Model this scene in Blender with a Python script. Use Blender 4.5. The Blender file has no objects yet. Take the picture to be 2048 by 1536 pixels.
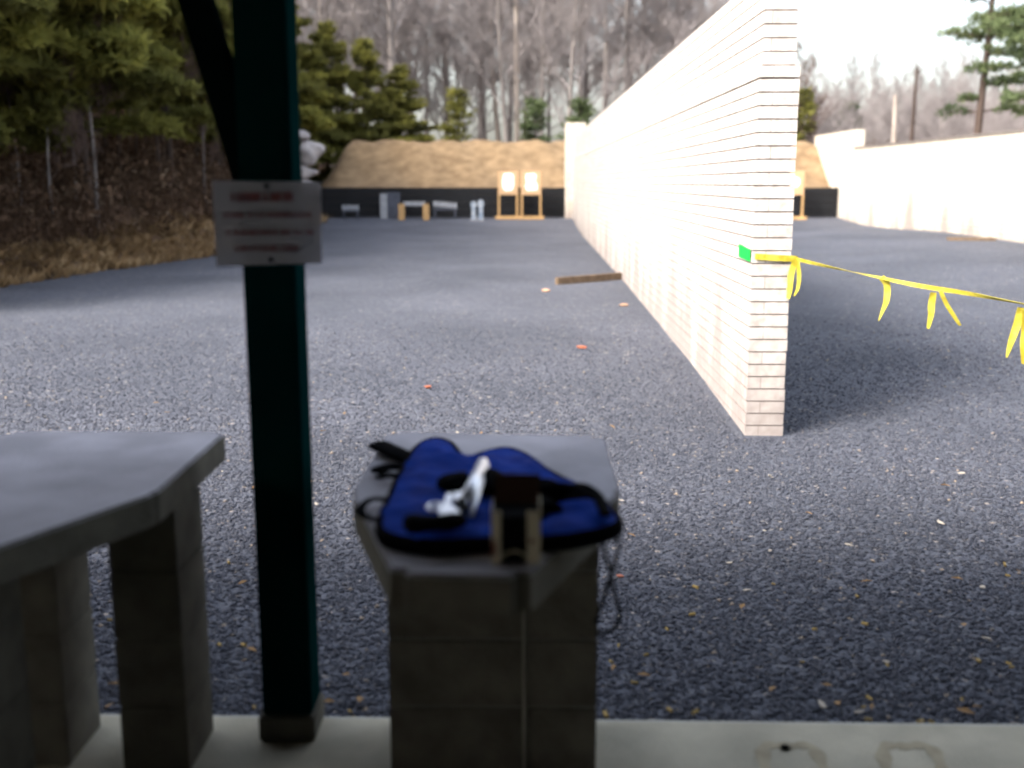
import bpy, bmesh, math, random
import numpy as np
from mathutils import Vector, Matrix, geometry, noise
R = math.radians
random.seed(7); rng = np.random.default_rng(7)
scn = bpy.context.scene; COL = scn.collection
# ------------------------------------------------------------ camera, sky, sun, exposure
FPX = 2150.0; EYE = 1.63
PITCH = math.atan(403 / FPX); YAW = math.atan(21 * math.cos(PITCH) / FPX)
cam = bpy.data.cameras.new('camera'); camo = bpy.data.objects.new('camera', cam); COL.objects.link(camo)
camo.location = (0, 0, EYE); camo.rotation_euler = (R(90) - PITCH, 0, YAW)
cam.sensor_width = 36; cam.lens = FPX / 2048 * 36; cam.clip_start = .05; cam.clip_end = 2000
cam.dof.use_dof = True; cam.dof.focus_distance = 6.3; cam.dof.aperture_fstop = 1.3
scn.camera = camo
scn.view_settings.view_transform = 'Standard'; scn.view_settings.look = 'None'
scn.view_settings.exposure = 1.9; scn.view_settings.gamma = 1; scn.view_settings.use_curve_mapping = False
scn.cycles.filter_width = 2.2
scn.cycles.max_bounces = 5; scn.cycles.transparent_max_bounces = 8; scn.cycles.caustics_reflective = False; scn.cycles.caustics_refractive = False
scn.cycles.use_denoising = True; scn.cycles.use_adaptive_sampling = True; scn.cycles.adaptive_threshold = .03
SUN_EL, SUN_AZ = R(40), R(232)          # azimuth clockwise from +Y: the sun stands left and behind the camera
w = bpy.data.worlds.new('World'); scn.world = w; w.use_nodes = True
nt = w.node_tree; nt.nodes.clear()
sky = nt.nodes.new('ShaderNodeTexSky'); sky.sky_type = 'NISHITA'; sky.sun_disc = False
sky.sun_elevation = SUN_EL; sky.sun_rotation = SUN_AZ; sky.air_density = 1.2; sky.dust_density = 5; sky.ozone_density = 1
hs = nt.nodes.new('ShaderNodeHueSaturation'); hs.inputs['Saturation'].default_value = .55
bg = nt.nodes.new('ShaderNodeBackground'); bg.inputs[1].default_value = .135
wo = nt.nodes.new('ShaderNodeOutputWorld')
nt.links.new(sky.outputs[0], hs.inputs['Color']); nt.links.new(hs.outputs[0], bg.inputs[0]); nt.links.new(bg.outputs[0], wo.inputs[0])
sl = bpy.data.lights.new('sun', 'SUN'); sl.energy = 1.75; sl.angle = R(20); sl.color = (1, .93, .84)
so = bpy.data.objects.new('sun', sl); COL.objects.link(so)
sd = Vector((math.sin(SUN_AZ) * math.cos(SUN_EL), math.cos(SUN_AZ) * math.cos(SUN_EL), math.sin(SUN_EL)))
so.rotation_euler = sd.to_track_quat('Z', 'Y').to_euler(); so.location = sd * 60

def ray(x, y):                          # direction through a pixel of the 2048 x 1536 photograph
    u = (x - 1024) / FPX; v = (768 - y) / FPX
    c, s = math.cos(PITCH), math.sin(PITCH)
    a, b, z = u, c + v * s, -s + v * c
    c, s = math.cos(YAW), math.sin(YAW)
    return Vector((a * c - b * s, a * s + b * c, z))
def atZ(x, y, z): d = ray(x, y); return d * ((z - EYE) / d.z) + Vector((0, 0, EYE))
def atY(x, y, Y): d = ray(x, y); return d * (Y / d.y) + Vector((0, 0, EYE))

# ------------------------------------------------------------ materials
def mat(name, col, rough=.8, metal=0, var=None, scale=6, detail=6, bump=0, bscale=60, col2=None, spec=.3, stretch=None, lo=.35, hi=.65):
    m = bpy.data.materials.new(name); m.use_nodes = True; N = m.node_tree; b = N.nodes['Principled BSDF']
    b.inputs['Roughness'].default_value = rough; b.inputs['Metallic'].default_value = metal
    b.inputs['Specular IOR Level'].default_value = spec
    tc = N.nodes.new('ShaderNodeTexCoord'); src = tc.outputs['Object']
    mp = N.nodes.new('ShaderNodeMapping'); N.links.new(src, mp.inputs[0]); 
    if stretch: mp.inputs['Scale'].default_value = stretch
    if col2 is None: col2 = tuple(c * (1 - (var if var is not None else .25)) for c in col)
    n = N.nodes.new('ShaderNodeTexNoise'); n.inputs['Scale'].default_value = scale; n.inputs['Detail'].default_value = detail
    N.links.new(mp.outputs[0], n.inputs['Vector'])
    r = N.nodes.new('ShaderNodeValToRGB'); r.color_ramp.elements[0].position = lo; r.color_ramp.elements[1].position = hi
    r.color_ramp.elements[0].color = (*col2, 1); r.color_ramp.elements[1].color = (*col, 1)
    N.links.new(n.outputs[0], r.inputs[0]); N.links.new(r.outputs[0], b.inputs['Base Color'])
    if bump:
        n2 = N.nodes.new('ShaderNodeTexNoise'); n2.inputs['Scale'].default_value = bscale; n2.inputs['Detail'].default_value = 5
        N.links.new(tc.outputs['Object'], n2.inputs['Vector'])
        bp = N.nodes.new('ShaderNodeBump'); bp.inputs['Strength'].default_value = bump; bp.inputs['Distance'].default_value = .02
        N.links.new(n2.outputs[0], bp.inputs['Height']); N.links.new(bp.outputs[0], b.inputs['Normal'])
    m['_r'] = r.name
    return m
def tonemat(name, stops, rough=.8, transl=0):     # colour from a per-face 'tone' attribute
    m = bpy.data.materials.new(name); m.use_nodes = True; N = m.node_tree; b = N.nodes['Principled BSDF']
    b.inputs['Roughness'].default_value = rough; b.inputs['Specular IOR Level'].default_value = .2
    a = N.nodes.new('ShaderNodeAttribute'); a.attribute_name = 'tone'
    r = N.nodes.new('ShaderNodeValToRGB'); r.color_ramp.interpolation = 'LINEAR'
    e = r.color_ramp.elements
    while len(e) < len(stops): e.new(.5)
    for k, (p, c) in enumerate(stops): e[k].position = p; e[k].color = (*c, 1)
    N.links.new(a.outputs['Fac'], r.inputs[0]); N.links.new(r.outputs[0], b.inputs['Base Color'])
    if transl:
        t = N.nodes.new('ShaderNodeBsdfTranslucent'); N.links.new(r.outputs[0], t.inputs[0])
        mx = N.nodes.new('ShaderNodeMixShader'); mx.inputs[0].default_value = transl
        N.links.new(b.outputs[0], mx.inputs[1]); N.links.new(t.outputs[0], mx.inputs[2])
        N.links.new(mx.outputs[0], N.nodes['Material Output'].inputs[0])
    return m
def masonry(name, cream, mortar, bw, course, base, stains=True):
    """split-face block: cream courses, vertical joints staggered, grey-brown weather streaks rising from the ground"""
    m = bpy.data.materials.new(name); m.use_nodes = True; N = m.node_tree; L = N.links; b = N.nodes['Principled BSDF']
    b.inputs['Roughness'].default_value = .95; b.inputs['Specular IOR Level'].default_value = .1
    tc = N.nodes.new('ShaderNodeTexCoord'); sp = N.nodes.new('ShaderNodeSeparateXYZ'); L.new(tc.outputs['Object'], sp.inputs[0])
    ad = N.nodes.new('ShaderNodeMath'); L.new(sp.outputs[0], ad.inputs[0]); L.new(sp.outputs[1], ad.inputs[1])
    zz = N.nodes.new('ShaderNodeMath'); zz.operation = 'SUBTRACT'; L.new(sp.outputs[2], zz.inputs[0]); zz.inputs[1].default_value = base
    cb = N.nodes.new('ShaderNodeCombineXYZ'); L.new(ad.outputs[0], cb.inputs[0]); L.new(zz.outputs[0], cb.inputs[1])
    br = N.nodes.new('ShaderNodeTexBrick'); L.new(cb.outputs[0], br.inputs['Vector'])
    br.inputs['Scale'].default_value = 1; br.inputs['Brick Width'].default_value = bw; br.inputs['Row Height'].default_value = course
    br.inputs['Mortar Size'].default_value = .005; br.inputs['Mortar Smooth'].default_value = .3; br.inputs['Bias'].default_value = 0
    br.inputs['Color1'].default_value = (*cream, 1); br.inputs['Color2'].default_value = (*(c * .86 for c in cream), 1); br.inputs['Mortar'].default_value = (*mortar, 1)
    n = N.nodes.new('ShaderNodeTexNoise'); n.inputs['Scale'].default_value = 14; n.inputs['Detail'].default_value = 8; L.new(tc.outputs['Object'], n.inputs['Vector'])
    r = N.nodes.new('ShaderNodeValToRGB'); r.color_ramp.elements[0].position = .3; r.color_ramp.elements[1].position = .7
    r.color_ramp.elements[0].color = (.66, .63, .61, 1); r.color_ramp.elements[1].color = (1, 1, 1, 1); L.new(n.outputs[0], r.inputs[0])
    mu = N.nodes.new('ShaderNodeMix'); mu.data_type = 'RGBA'; mu.blend_type = 'MULTIPLY'; mu.inputs[0].default_value = 1
    L.new(br.outputs[0], mu.inputs[6]); L.new(r.outputs[0], mu.inputs[7])
    out = mu.outputs[2]
    if stains:
        mp = N.nodes.new('ShaderNodeMapping'); mp.inputs['Scale'].default_value = (1.1, 1.1, .12); L.new(tc.outputs['Object'], mp.inputs[0])
        s = N.nodes.new('ShaderNodeTexNoise'); s.inputs['Scale'].default_value = 1.1; s.inputs['Detail'].default_value = 3; L.new(mp.outputs[0], s.inputs['Vector'])
        hgt = N.nodes.new('ShaderNodeMapRange'); L.new(zz.outputs[0], hgt.inputs[0]); hgt.inputs[1].default_value = .2; hgt.inputs[2].default_value = 1.9
        hgt.inputs[3].default_value = .14; hgt.inputs[4].default_value = -.25
        sm = N.nodes.new('ShaderNodeMath'); L.new(s.outputs[0], sm.inputs[0]); L.new(hgt.outputs[0], sm.inputs[1])
        sr = N.nodes.new('ShaderNodeMapRange'); L.new(sm.outputs[0], sr.inputs[0]); sr.inputs[1].default_value = .44; sr.inputs[2].default_value = .62; sr.inputs[4].default_value = .75
        m2 = N.nodes.new('ShaderNodeMix'); m2.data_type = 'RGBA'; L.new(sr.outputs[0], m2.inputs[0]); L.new(out, m2.inputs[6]); m2.inputs[7].default_value = (.27, .23, .22, 1)
        out = m2.outputs[2]
    L.new(out, b.inputs['Base Color'])
    bp = N.nodes.new('ShaderNodeBump'); bp.inputs['Strength'].default_value = .5; bp.inputs['Distance'].default_value = .01
    L.new(n.outputs[0], bp.inputs['Height']); L.new(bp.outputs[0], b.inputs['Normal'])
    return m
def gravelmat(name):
    m = bpy.data.materials.new(name); m.use_nodes = True; N = m.node_tree; L = N.links; b = N.nodes['Principled BSDF']
    b.inputs['Roughness'].default_value = .75; b.inputs['Specular IOR Level'].default_value = .35
    tc = N.nodes.new('ShaderNodeTexCoord')
    v = N.nodes.new('ShaderNodeTexVoronoi'); v.inputs['Scale'].default_value = 42; L.new(tc.outputs['Object'], v.inputs['Vector'])
    sx = N.nodes.new('ShaderNodeSeparateColor'); L.new(v.outputs['Color'], sx.inputs[0])
    r = N.nodes.new('ShaderNodeValToRGB'); e = r.color_ramp.elements
    for p, c in ((0, (0.048, 0.054, 0.071)), (.45, (0.068, 0.075, 0.096)), (.85, (0.091, 0.098, 0.120)), (.975, (.11, .115, .13)), (1, (.30, .26, .22))):
        if p in (0, 1): e[0 if p == 0 else -1].color = (*c, 1)
        else: k = e.new(p); k.color = (*c, 1)
    L.new(sx.outputs[0], r.inputs[0])
    n = N.nodes.new('ShaderNodeTexNoise'); n.inputs['Scale'].default_value = .45; n.inputs['Detail'].default_value = 8; L.new(tc.outputs['Object'], n.inputs['Vector'])
    r2 = N.nodes.new('ShaderNodeValToRGB'); r2.color_ramp.elements[0].position = .3; r2.color_ramp.elements[1].position = .7
    r2.color_ramp.elements[0].color = (.72, .74, .78, 1); r2.color_ramp.elements[1].color = (1.22, 1.2, 1.22, 1); L.new(n.outputs[0], r2.inputs[0])
    mu = N.nodes.new('ShaderNodeMix'); mu.data_type = 'RGBA'; mu.blend_type = 'MULTIPLY'; mu.inputs[0].default_value = 1
    L.new(r.outputs[0], mu.inputs[6]); L.new(r2.outputs[0], mu.inputs[7]); L.new(mu.outputs[2], b.inputs['Base Color'])
    bp = N.nodes.new('ShaderNodeBump'); bp.invert = True; bp.inputs['Strength'].default_value = .8; bp.inputs['Distance'].default_value = .02
    L.new(v.outputs['Distance'], bp.inputs['Height']); L.new(bp.outputs[0], b.inputs['Normal'])
    return m
M = {}
M['gravel'] = gravelmat('dark gravel')
M['stones'] = tonemat('gravel stones', [(0, (0.039, 0.043, 0.059)), (.5, (0.062, 0.067, 0.087)), (.9, (0.087, 0.092, 0.114)), (.985, (.13, .13, .145)), (1, (.34, .27, .2))], .7)
M['slab'] = mat('floor concrete', (.54, .50, .39), .85, var=.25, scale=5, bump=.25, bscale=90)
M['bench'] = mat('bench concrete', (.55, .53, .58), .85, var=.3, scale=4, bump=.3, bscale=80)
M['benchshade'] = mat('shade darkened rough concrete', (.16, .148, .12), 1, var=.35, scale=9, bump=.5, bscale=120)  # dark tone carries the shade on bench sides, legs and pillar
M['mortar'] = mat('pale mortar', (.20, .19, .17), .95, var=.2)
M['green'] = mat('dark green paint', (.0025, .026, .026), .85, var=.3, scale=3, spec=0)
M['greendk'] = mat('near black green paint', (.004, .009, .009), .9, var=.3, scale=3, spec=0)
M['roof'] = mat('dark roof boards', (.05, .045, .04), .9, var=.4)
M['cream'] = masonry('cream split block', (.64, .60, .57), (.40, .36, .34), .40, .0945, -.285)
M['creamfar'] = masonry('cream split block far', (.74, .68, .59), (.46, .40, .34), .40, .10, -.3)
M['joint'] = mat('recessed joint', (.20, .175, .16), .95, var=.3, scale=9)
M['dirt'] = mat('bare tan earth', (.24, .165, .095), .95, col2=(.15, .10, .055), scale=2.6, detail=12, bump=1, bscale=9)
M['litter'] = mat('leaf litter', (.16, .095, .06), .95, col2=(.08, .05, .034), scale=1.1, detail=10, bump=.9, bscale=9)
M['black'] = mat('black timber', (.008, .009, .012), .8, var=.4, scale=3)
M['wood'] = mat('raw pine boards', (.52, .33, .15), .8, var=.25, stretch=(1, 1, .2), scale=14)
M['woodgrey'] = mat('weathered plank', (.17, .12, .08), .9, var=.35, scale=9)
M['card'] = mat('cardboard', (.50, .33, .19), .9, var=.1)
M['white'] = mat('white paper', (.93, .94, .97), .7, var=.03)
M['steel'] = mat('grey painted steel', (.34, .36, .40), .6, var=.3, scale=9)
M['steeldk'] = mat('dull blue grey panel', (.07, .08, .11), .7, var=.3)
M['steelblue'] = mat('chipped white and blue steel', (.5, .52, .55), .6, col2=(.05, .12, .22), scale=12)
M['rock'] = mat('pale grey boulder', (.52, .48, .48), .9, var=.4, scale=3, bump=.6, bscale=8)
M['bark'] = mat('grey bark', (.29, .26, .25), .95, var=.45, scale=5, stretch=(1, 1, .15))
M['barkpale'] = mat('pale bark', (.50, .43, .38), .9, var=.35, scale=4, stretch=(1, 1, .3))
M['barkdk'] = mat('dark brown bark', (.09, .065, .055), .95, var=.4, scale=5, stretch=(1, 1, .2))
M['twig'] = mat('bare twigs', (.31, .28, .28), .95, var=.3, scale=.8)
M['twigdk'] = mat('brown twigs', (.15, .105, .09), .95, var=.3, scale=.8)
M['pine'] = tonemat('pine needles', [(0, (.10, .10, .035)), (.5, (.19, .19, .05)), (1, (.34, .33, .08))], .8, .5)
M['pinecool'] = tonemat('cool pine needles', [(0, (.07, .10, .05)), (.5, (.13, .17, .08)), (1, (.21, .26, .12))], .8, .5)
M['brush'] = tonemat('dead brush', [(0, (.06, .036, .024)), (.5, (.125, .078, .05)), (.8, (.155, .10, .065)), (1, (.19, .14, .095))], .9, .2)
M['drygrass'] = tonemat('dry tan grass', [(0, (.11, .07, .035)), (.5, (.26, .17, .085)), (1, (.46, .34, .2))], .9, .25)
M['tape'] = mat('yellow caution tape', (.56, .48, .06), .6, col2=(.34, .28, .02), scale=18)
M['tapegreen'] = mat('green tape', (.01, .42, .06), .6, var=.1)
M['blue'] = mat('blue nylon', (.002, .048, .40), .8, col2=(.001, .022, .22), scale=9, bump=.3, bscale=160, spec=.08)
M['blackfab'] = mat('black webbing', (.003, .003, .004), 1, var=.2, spec=.03)
M['rubber'] = mat('black rubber', (.003, .003, .004), .8, var=.2, spec=.05)
M['stainless'] = mat('brushed stainless', (.86, .86, .9), .38, 1, var=.08, scale=30)
M['cream_card'] = mat('cream carton', (.62, .55, .40), .8, var=.15)
M['brown_card'] = mat('dark red brown carton inside', (.045, .02, .012), .85, var=.3)
M['red_card'] = mat('dark red print', (.18, .03, .02), .7, var=.1)
M['brass'] = mat('tarnished brass', (.40, .28, .09), .5, .4, var=.3)
M['leafm'] = mat('dry leaf', (.36, .22, .10), .9, var=.4, scale=20)
M['paleleaf'] = mat('pale wood chip', (.5, .45, .38), .9, var=.3)
M['clay'] = mat('orange clay shard', (.36, .12, .07), .8, var=.2)
M['claypale'] = mat('tan clay shard', (.6, .38, .25), .8, var=.2)
M['stain'] = mat('brown rust stain', (.46, .40, .28), .9, var=.3, scale=12)
M['jointline'] = mat('pale joint line', (.42, .40, .34), .9, var=.2)
M['redink'] = mat('faded red ink', (.34, .11, .11), .8, var=.2)
sg = bpy.data.materials.new('milky plastic sheet'); sg.use_nodes = True; N = sg.node_tree; b = N.nodes['Principled BSDF']
b.inputs['Base Color'].default_value = (.48, .49, .55, 1); b.inputs['Roughness'].default_value = .5
t = N.nodes.new('ShaderNodeBsdfTransparent')
mx = N.nodes.new('ShaderNodeMixShader'); mx.inputs[0].default_value = .25
N.links.new(b.outputs[0], mx.inputs[1]); N.links.new(t.outputs[0], mx.inputs[2]); N.links.new(mx.outputs[0], N.nodes['Material Output'].inputs[0]); M['sheet'] = sg

# ------------------------------------------------------------ mesh helpers
class MB:
    def __init__(s): s.v = []; s.f = []; s.t = []; s.sm = False
    def add(s, vs, fs, tone=.5):
        o = len(s.v); s.v += [tuple(p) for p in vs]; s.f += [tuple(i + o for i in f) for f in fs]; s.t += [tone] * len(fs)
    def box(s, x0, x1, y0, y1, z0, z1, rz=0, c=None):
        vs = [(x0, y0, z0), (x1, y0, z0), (x1, y1, z0), (x0, y1, z0), (x0, y0, z1), (x1, y0, z1), (x1, y1, z1), (x0, y1, z1)]
        if rz:
            c = c or ((x0 + x1) / 2, (y0 + y1) / 2); C_, S_ = math.cos(rz), math.sin(rz)
            vs = [(c[0] + (x - c[0]) * C_ - (y - c[1]) * S_, c[1] + (x - c[0]) * S_ + (y - c[1]) * C_, z) for x, y, z in vs]
        s.add(vs, [(0, 3, 2, 1), (4, 5, 6, 7), (0, 1, 5, 4), (1, 2, 6, 5), (2, 3, 7, 6), (3, 0, 4, 7)])
    def tube(s, pts, rad, n=6, tone=.5, flat=1.0, cap=True):
        pts = [Vector(p) for p in pts]; rings = []
        if not hasattr(rad, '__len__'): rad = [rad] * len(pts)
        up = Vector((0, 0, 1))
        for k, p in enumerate(pts):
            d = (pts[min(k + 1, len(pts) - 1)] - pts[max(k - 1, 0)]).normalized()
            a = d.cross(up if abs(d.z) < .9 else Vector((1, 0, 0))).normalized(); b_ = d.cross(a)
            rings.append([p + a * math.cos(2 * math.pi * i / n) * rad[k] + b_ * math.sin(2 * math.pi * i / n) * rad[k] * flat for i in range(n)])
        vs = [q for r_ in rings for q in r_]; fs = []
        for k in range(len(pts) - 1):
            for i in range(n): fs.append((k * n + i, k * n + (i + 1) % n, (k + 1) * n + (i + 1) % n, (k + 1) * n + i))
        if cap: fs += [tuple(range(n))[::-1], tuple((len(pts) - 1) * n + i for i in range(n))]
        s.add(vs, fs, tone)
    def bar(s, a, b, w, d, up=Vector((0, 1, 0))):
        a = Vector(a); b = Vector(b); dr = (b - a).normalized(); sx = dr.cross(up).normalized() * w / 2; sy = dr.cross(sx).normalized() * d / 2
        vs = [a - sx - sy, a + sx - sy, a + sx + sy, a - sx + sy, b - sx - sy, b + sx - sy, b + sx + sy, b - sx + sy]
        s.add(vs, [(0, 3, 2, 1), (4, 5, 6, 7), (0, 1, 5, 4), (1, 2, 6, 5), (2, 3, 7, 6), (3, 0, 4, 7)])
    def prism(s, poly, z0, z1):
        n = len(poly); s.add([(x, y, z0) for x, y in poly] + [(x, y, z1) for x, y in poly],
              [tuple(range(n))[::-1], tuple(range(n, 2 * n))] + [(i, (i + 1) % n, n + (i + 1) % n, n + i) for i in range(n)])
    def ribbon(s, pts, w, tone=.5, twist=0, wd=Vector((0, 0, 1)), th=.0012):
        pts = [Vector(p) for p in pts]; vs = []; fs = []
        for k, p in enumerate(pts):
            d = (pts[min(k + 1, len(pts) - 1)] - pts[max(k - 1, 0)]).normalized()
            a = (wd - d * wd.dot(d)).normalized(); a = Matrix.Rotation(twist * k / max(1, len(pts) - 1), 3, d) @ a
            nn = d.cross(a) * th
            vs += [p - a * w / 2 - nn, p + a * w / 2 - nn, p + a * w / 2 + nn, p - a * w / 2 + nn]
        for k in range(len(pts) - 1):
            o = k * 4
            for i in range(4): fs.append((o + i, o + (i + 1) % 4, o + 4 + (i + 1) % 4, o + 4 + i))
        fs += [(3, 2, 1, 0), tuple(len(pts) * 4 - 4 + i for i in range(4))]
        s.add(vs, fs, tone)
    def mesh(s, name, m, bevel=0, smooth=False, tone=False):
        me = bpy.data.meshes.new(name); me.from_pydata(s.v, [], s.f); me.materials.append(m)
        if tone:
            a = me.attributes.new('tone', 'FLOAT', 'FACE'); a.data.foreach_set('value', s.t)
        if smooth: me.polygons.foreach_set('use_smooth', [True] * len(me.polygons))
        bm = None
        if bevel:
            bm = bmesh.new(); bm.from_mesh(me); bmesh.ops.bevel(bm, geom=bm.edges[:], offset=bevel, segments=2, affect='EDGES', clamp_overlap=True); bm.to_mesh(me); bm.free()
        me.update(); return me
    def build(s, name, m, parent=None, **k):
        o = bpy.data.objects.new(name, s.mesh(name, m, **k)); COL.objects.link(o)
        if parent: o.parent = parent
        return o
def link(name, me, parent=None, loc=(0, 0, 0)):
    o = bpy.data.objects.new(name, me); COL.objects.link(o); o.location = loc
    if parent: o.parent = parent
    return o
def tag(o, label=None, cat=None, group=None, kind=None):
    if label: o['label'] = label
    if cat: o['category'] = cat
    if group: o['group'] = group
    if kind: o['kind'] = kind
    return o
def empty(name, loc=(0, 0, 0), rz=0, label=None, cat=None, group=None):
    o = bpy.data.objects.new(name, None); COL.objects.link(o); o.location = loc; o.rotation_euler = (0, 0, rz); o.empty_display_size = .1
    return tag(o, label, cat, group)
def rel(o, root):                      # parent a world-placed mesh to an Empty that has a location only
    o.parent = root; o.location = -root.location; return o
def smoothcurve(pts, k=5, closed=False):
    P = [Vector(p) for p in pts]; n = len(P); out = []
    for i in range(n if closed else n - 1):
        g = (lambda j: P[j % n]) if closed else (lambda j: P[max(0, min(n - 1, j))])
        a, b, c, d = g(i - 1), g(i), g(i + 1), g(i + 2)
        for q in range(k):
            t = q / k; out.append(.5 * ((2 * b) + (c - a) * t + (2 * a - 5 * b + 4 * c - d) * t * t + (3 * b - a - 3 * c + d) * t ** 3))
    if not closed: out.append(P[-1])
    return out

# ------------------------------------------------------------ ground
GY = np.array([0, 3.0, 5, 8, 10.8, 18.8, 25.3, 30.7, 34, 37, 60]); GZ = np.array([-.1, -.10, -.19, -.265, -.15, .02, .09, .15, .27, .46, .5])
def sst(a, b, x): t = np.clip((np.asarray(x, float) - a) / (b - a), 0, 1); return t * t * (3 - 2 * t)
def g(X, Y):
    X = np.asarray(X, float); Y = np.asarray(Y, float)
    return np.interp(Y, GY, GZ) + .29 * sst(2.3, 10, X) * sst(9, 20, Y) * (1 - sst(26, 37, Y)) + .012 * np.sin(X * 1.3 + 1) * np.sin(Y * .9)
EY = np.array([-20, 5, 12, 17.4, 23.9, 30, 37, 44, 60]); EX = np.array([-13, -12.5, -10.2, -8.6, -6.9, -6.7, -7.0, -9, -16])
def edge(Y): return np.interp(Y, EY, EX)
def terr(X, Y):                        # forest floor: bank on the left, woods rising behind the berms
    X = np.asarray(X, float); Y = np.asarray(Y, float)
    e = edge(Y) - X
    n = .18 * np.sin(X * .9 + Y * .35) + .12 * np.sin(X * 2.1 - Y * 1.3 + 1)
    left = np.where(e < 0, -.30, .42 * np.minimum(e, 7) + .10 * np.clip(e - 7, 0, 40) + n * sst(0, 2, e))
    back = sst(40.5, 45, Y) * .9 + np.clip(Y - 46, 0, 75) * (.062 - .040 * sst(2, 26, X)) + .4 * n * sst(42, 50, Y)
    return g(X, Y) + np.maximum(left, -.30) + back
def grid(name, xs, ys, fn, m, kind='structure'):
    XX, YY = np.meshgrid(xs, ys); ZZ = fn(XX, YY); V = np.stack([XX, YY, ZZ], -1).reshape(-1, 3)
    nx, ny = len(xs), len(ys); i = np.arange(nx * ny).reshape(ny, nx)
    F_ = np.stack([i[:-1, :-1], i[:-1, 1:], i[1:, 1:], i[1:, :-1]], -1).reshape(-1, 4)
    me = bpy.data.meshes.new(name); me.from_pydata(V.tolist(), [], F_.tolist()); me.materials.append(m)
    me.polygons.foreach_set('use_smooth', [True] * len(me.polygons)); o = link(name, me); o['kind'] = kind; return o
grid('gravel_ground', np.linspace(-16, 22, 153), np.linspace(-12, 43, 221), g, M['gravel'])
xs = np.unique(np.concatenate([np.linspace(-220, -40, 16), np.linspace(-40, 40, 161), np.linspace(40, 220, 16)]))
ys = np.unique(np.concatenate([np.linspace(-120, -10, 12), np.linspace(-10, 60, 141), np.linspace(60, 140, 41), np.linspace(140, 280, 12)]))
grid('forest_floor', xs, ys, terr, M['litter'])

# loose stones: one uncountable layer of crushed rock near the shelter
def stones(n, ymin, ymax, rmin, rmax, seed):
    q = np.random.default_rng(seed)
    Y = ymin + (ymax - ymin) * (1 - np.sqrt(1 - q.random(n * 2))) * 1.0; X = (q.random(n * 2) * 2 - 1) * (Y * .55 + .9)
    ok = ~((X > 1.62) & (X < 2.05) & (Y > 7.9)); X, Y = X[ok][:n], Y[ok][:n]; n = len(X)
    r = rmin + (rmax - rmin) * q.random(n) ** 2
    o = np.array([[1, 0, 0], [-1, 0, 0], [0, 1, 0], [0, -1, 0], [0, 0, .7], [0, 0, -.7]], float)
    P = o[None] * (1 + .5 * (q.random((n, 6, 3)) - .5)) + .35 * (q.random((n, 6, 3)) - .5)
    a = q.random(n) * 6.283; c, s = np.cos(a), np.sin(a); tl = (q.random(n) - .5) * 1.2
    x = P[..., 0] * c[:, None] - P[..., 1] * s[:, None]; y = P[..., 0] * s[:, None] + P[..., 1] * c[:, None]; z = P[..., 2] + x * tl[:, None]
    V = np.stack([x, y, z], -1) * r[:, None, None]; V[..., 0] += X[:, None]; V[..., 1] += Y[:, None]; V[..., 2] += (g(X, Y) + r * .25)[:, None]
    f = np.array([[0, 2, 4], [2, 1, 4], [1, 3, 4], [3, 0, 4], [2, 0, 5], [1, 2, 5], [3, 1, 5], [0, 3, 5]])
    Fc = (f[None] + 6 * np.arange(n)[:, None, None]).reshape(-1, 3)
    return V.reshape(-1, 3), Fc, np.repeat(q.random(n), 8)
V1, F1, T1 = stones(120000, 3.10, 14.0, .006, .015, 3)
me = bpy.data.meshes.new('gravel_stones'); me.vertices.add(len(V1)); me.vertices.foreach_set('co', V1.ravel())
me.loops.add(F1.size); me.loops.foreach_set('vertex_index', F1.ravel().astype(np.int32)); me.polygons.add(len(F1))
me.polygons.foreach_set('loop_start', np.arange(0, F1.size, 3, dtype=np.int32)); me.update(calc_edges=True)
a = me.attributes.new('tone', 'FLOAT', 'FACE'); a.data.foreach_set('value', T1); me.materials.append(M['stones'])
tag(link('gravel_stones', me), 'loose dark blue grey crushed stones covering the range floor', 'gravel', kind='stuff')

# ------------------------------------------------------------ concrete floor slab of the shelter
SL = lambda X: 3.10 - .0135 * X        # its front edge runs very slightly askew
mb = MB(); mb.prism([(-9, -9), (9, -9), (9, SL(9) - .03), (-9, SL(-9) - .03)], -.35, 0); o = mb.build('concrete_floor', M['slab']); o['kind'] = 'structure'
mb = MB(); p0, p1 = (-9, SL(-9)), (9, SL(9))
mb.add([(-9, p0[1] - .03, -.3), (-9, p0[1] - .03, -.001), (-9, p0[1] - .012, -.006), (-9, p0[1], -.02), (-9, p0[1], -.3),
        (9, p1[1] - .03, -.3), (9, p1[1] - .03, -.001), (9, p1[1] - .012, -.006), (9, p1[1], -.02), (9, p1[1], -.3)],
       [(1, 0, 5, 6), (2, 1, 6, 7), (3, 2, 7, 8), (4, 3, 8, 9), (0, 1, 2, 3, 4), (9, 8, 7, 6, 5)])
o = mb.build('floor_edge_strip', mat('trowelled edge concrete', (.52, .52, .49), .8, var=.2, scale=8), smooth=False); o['kind'] = 'structure'
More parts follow.
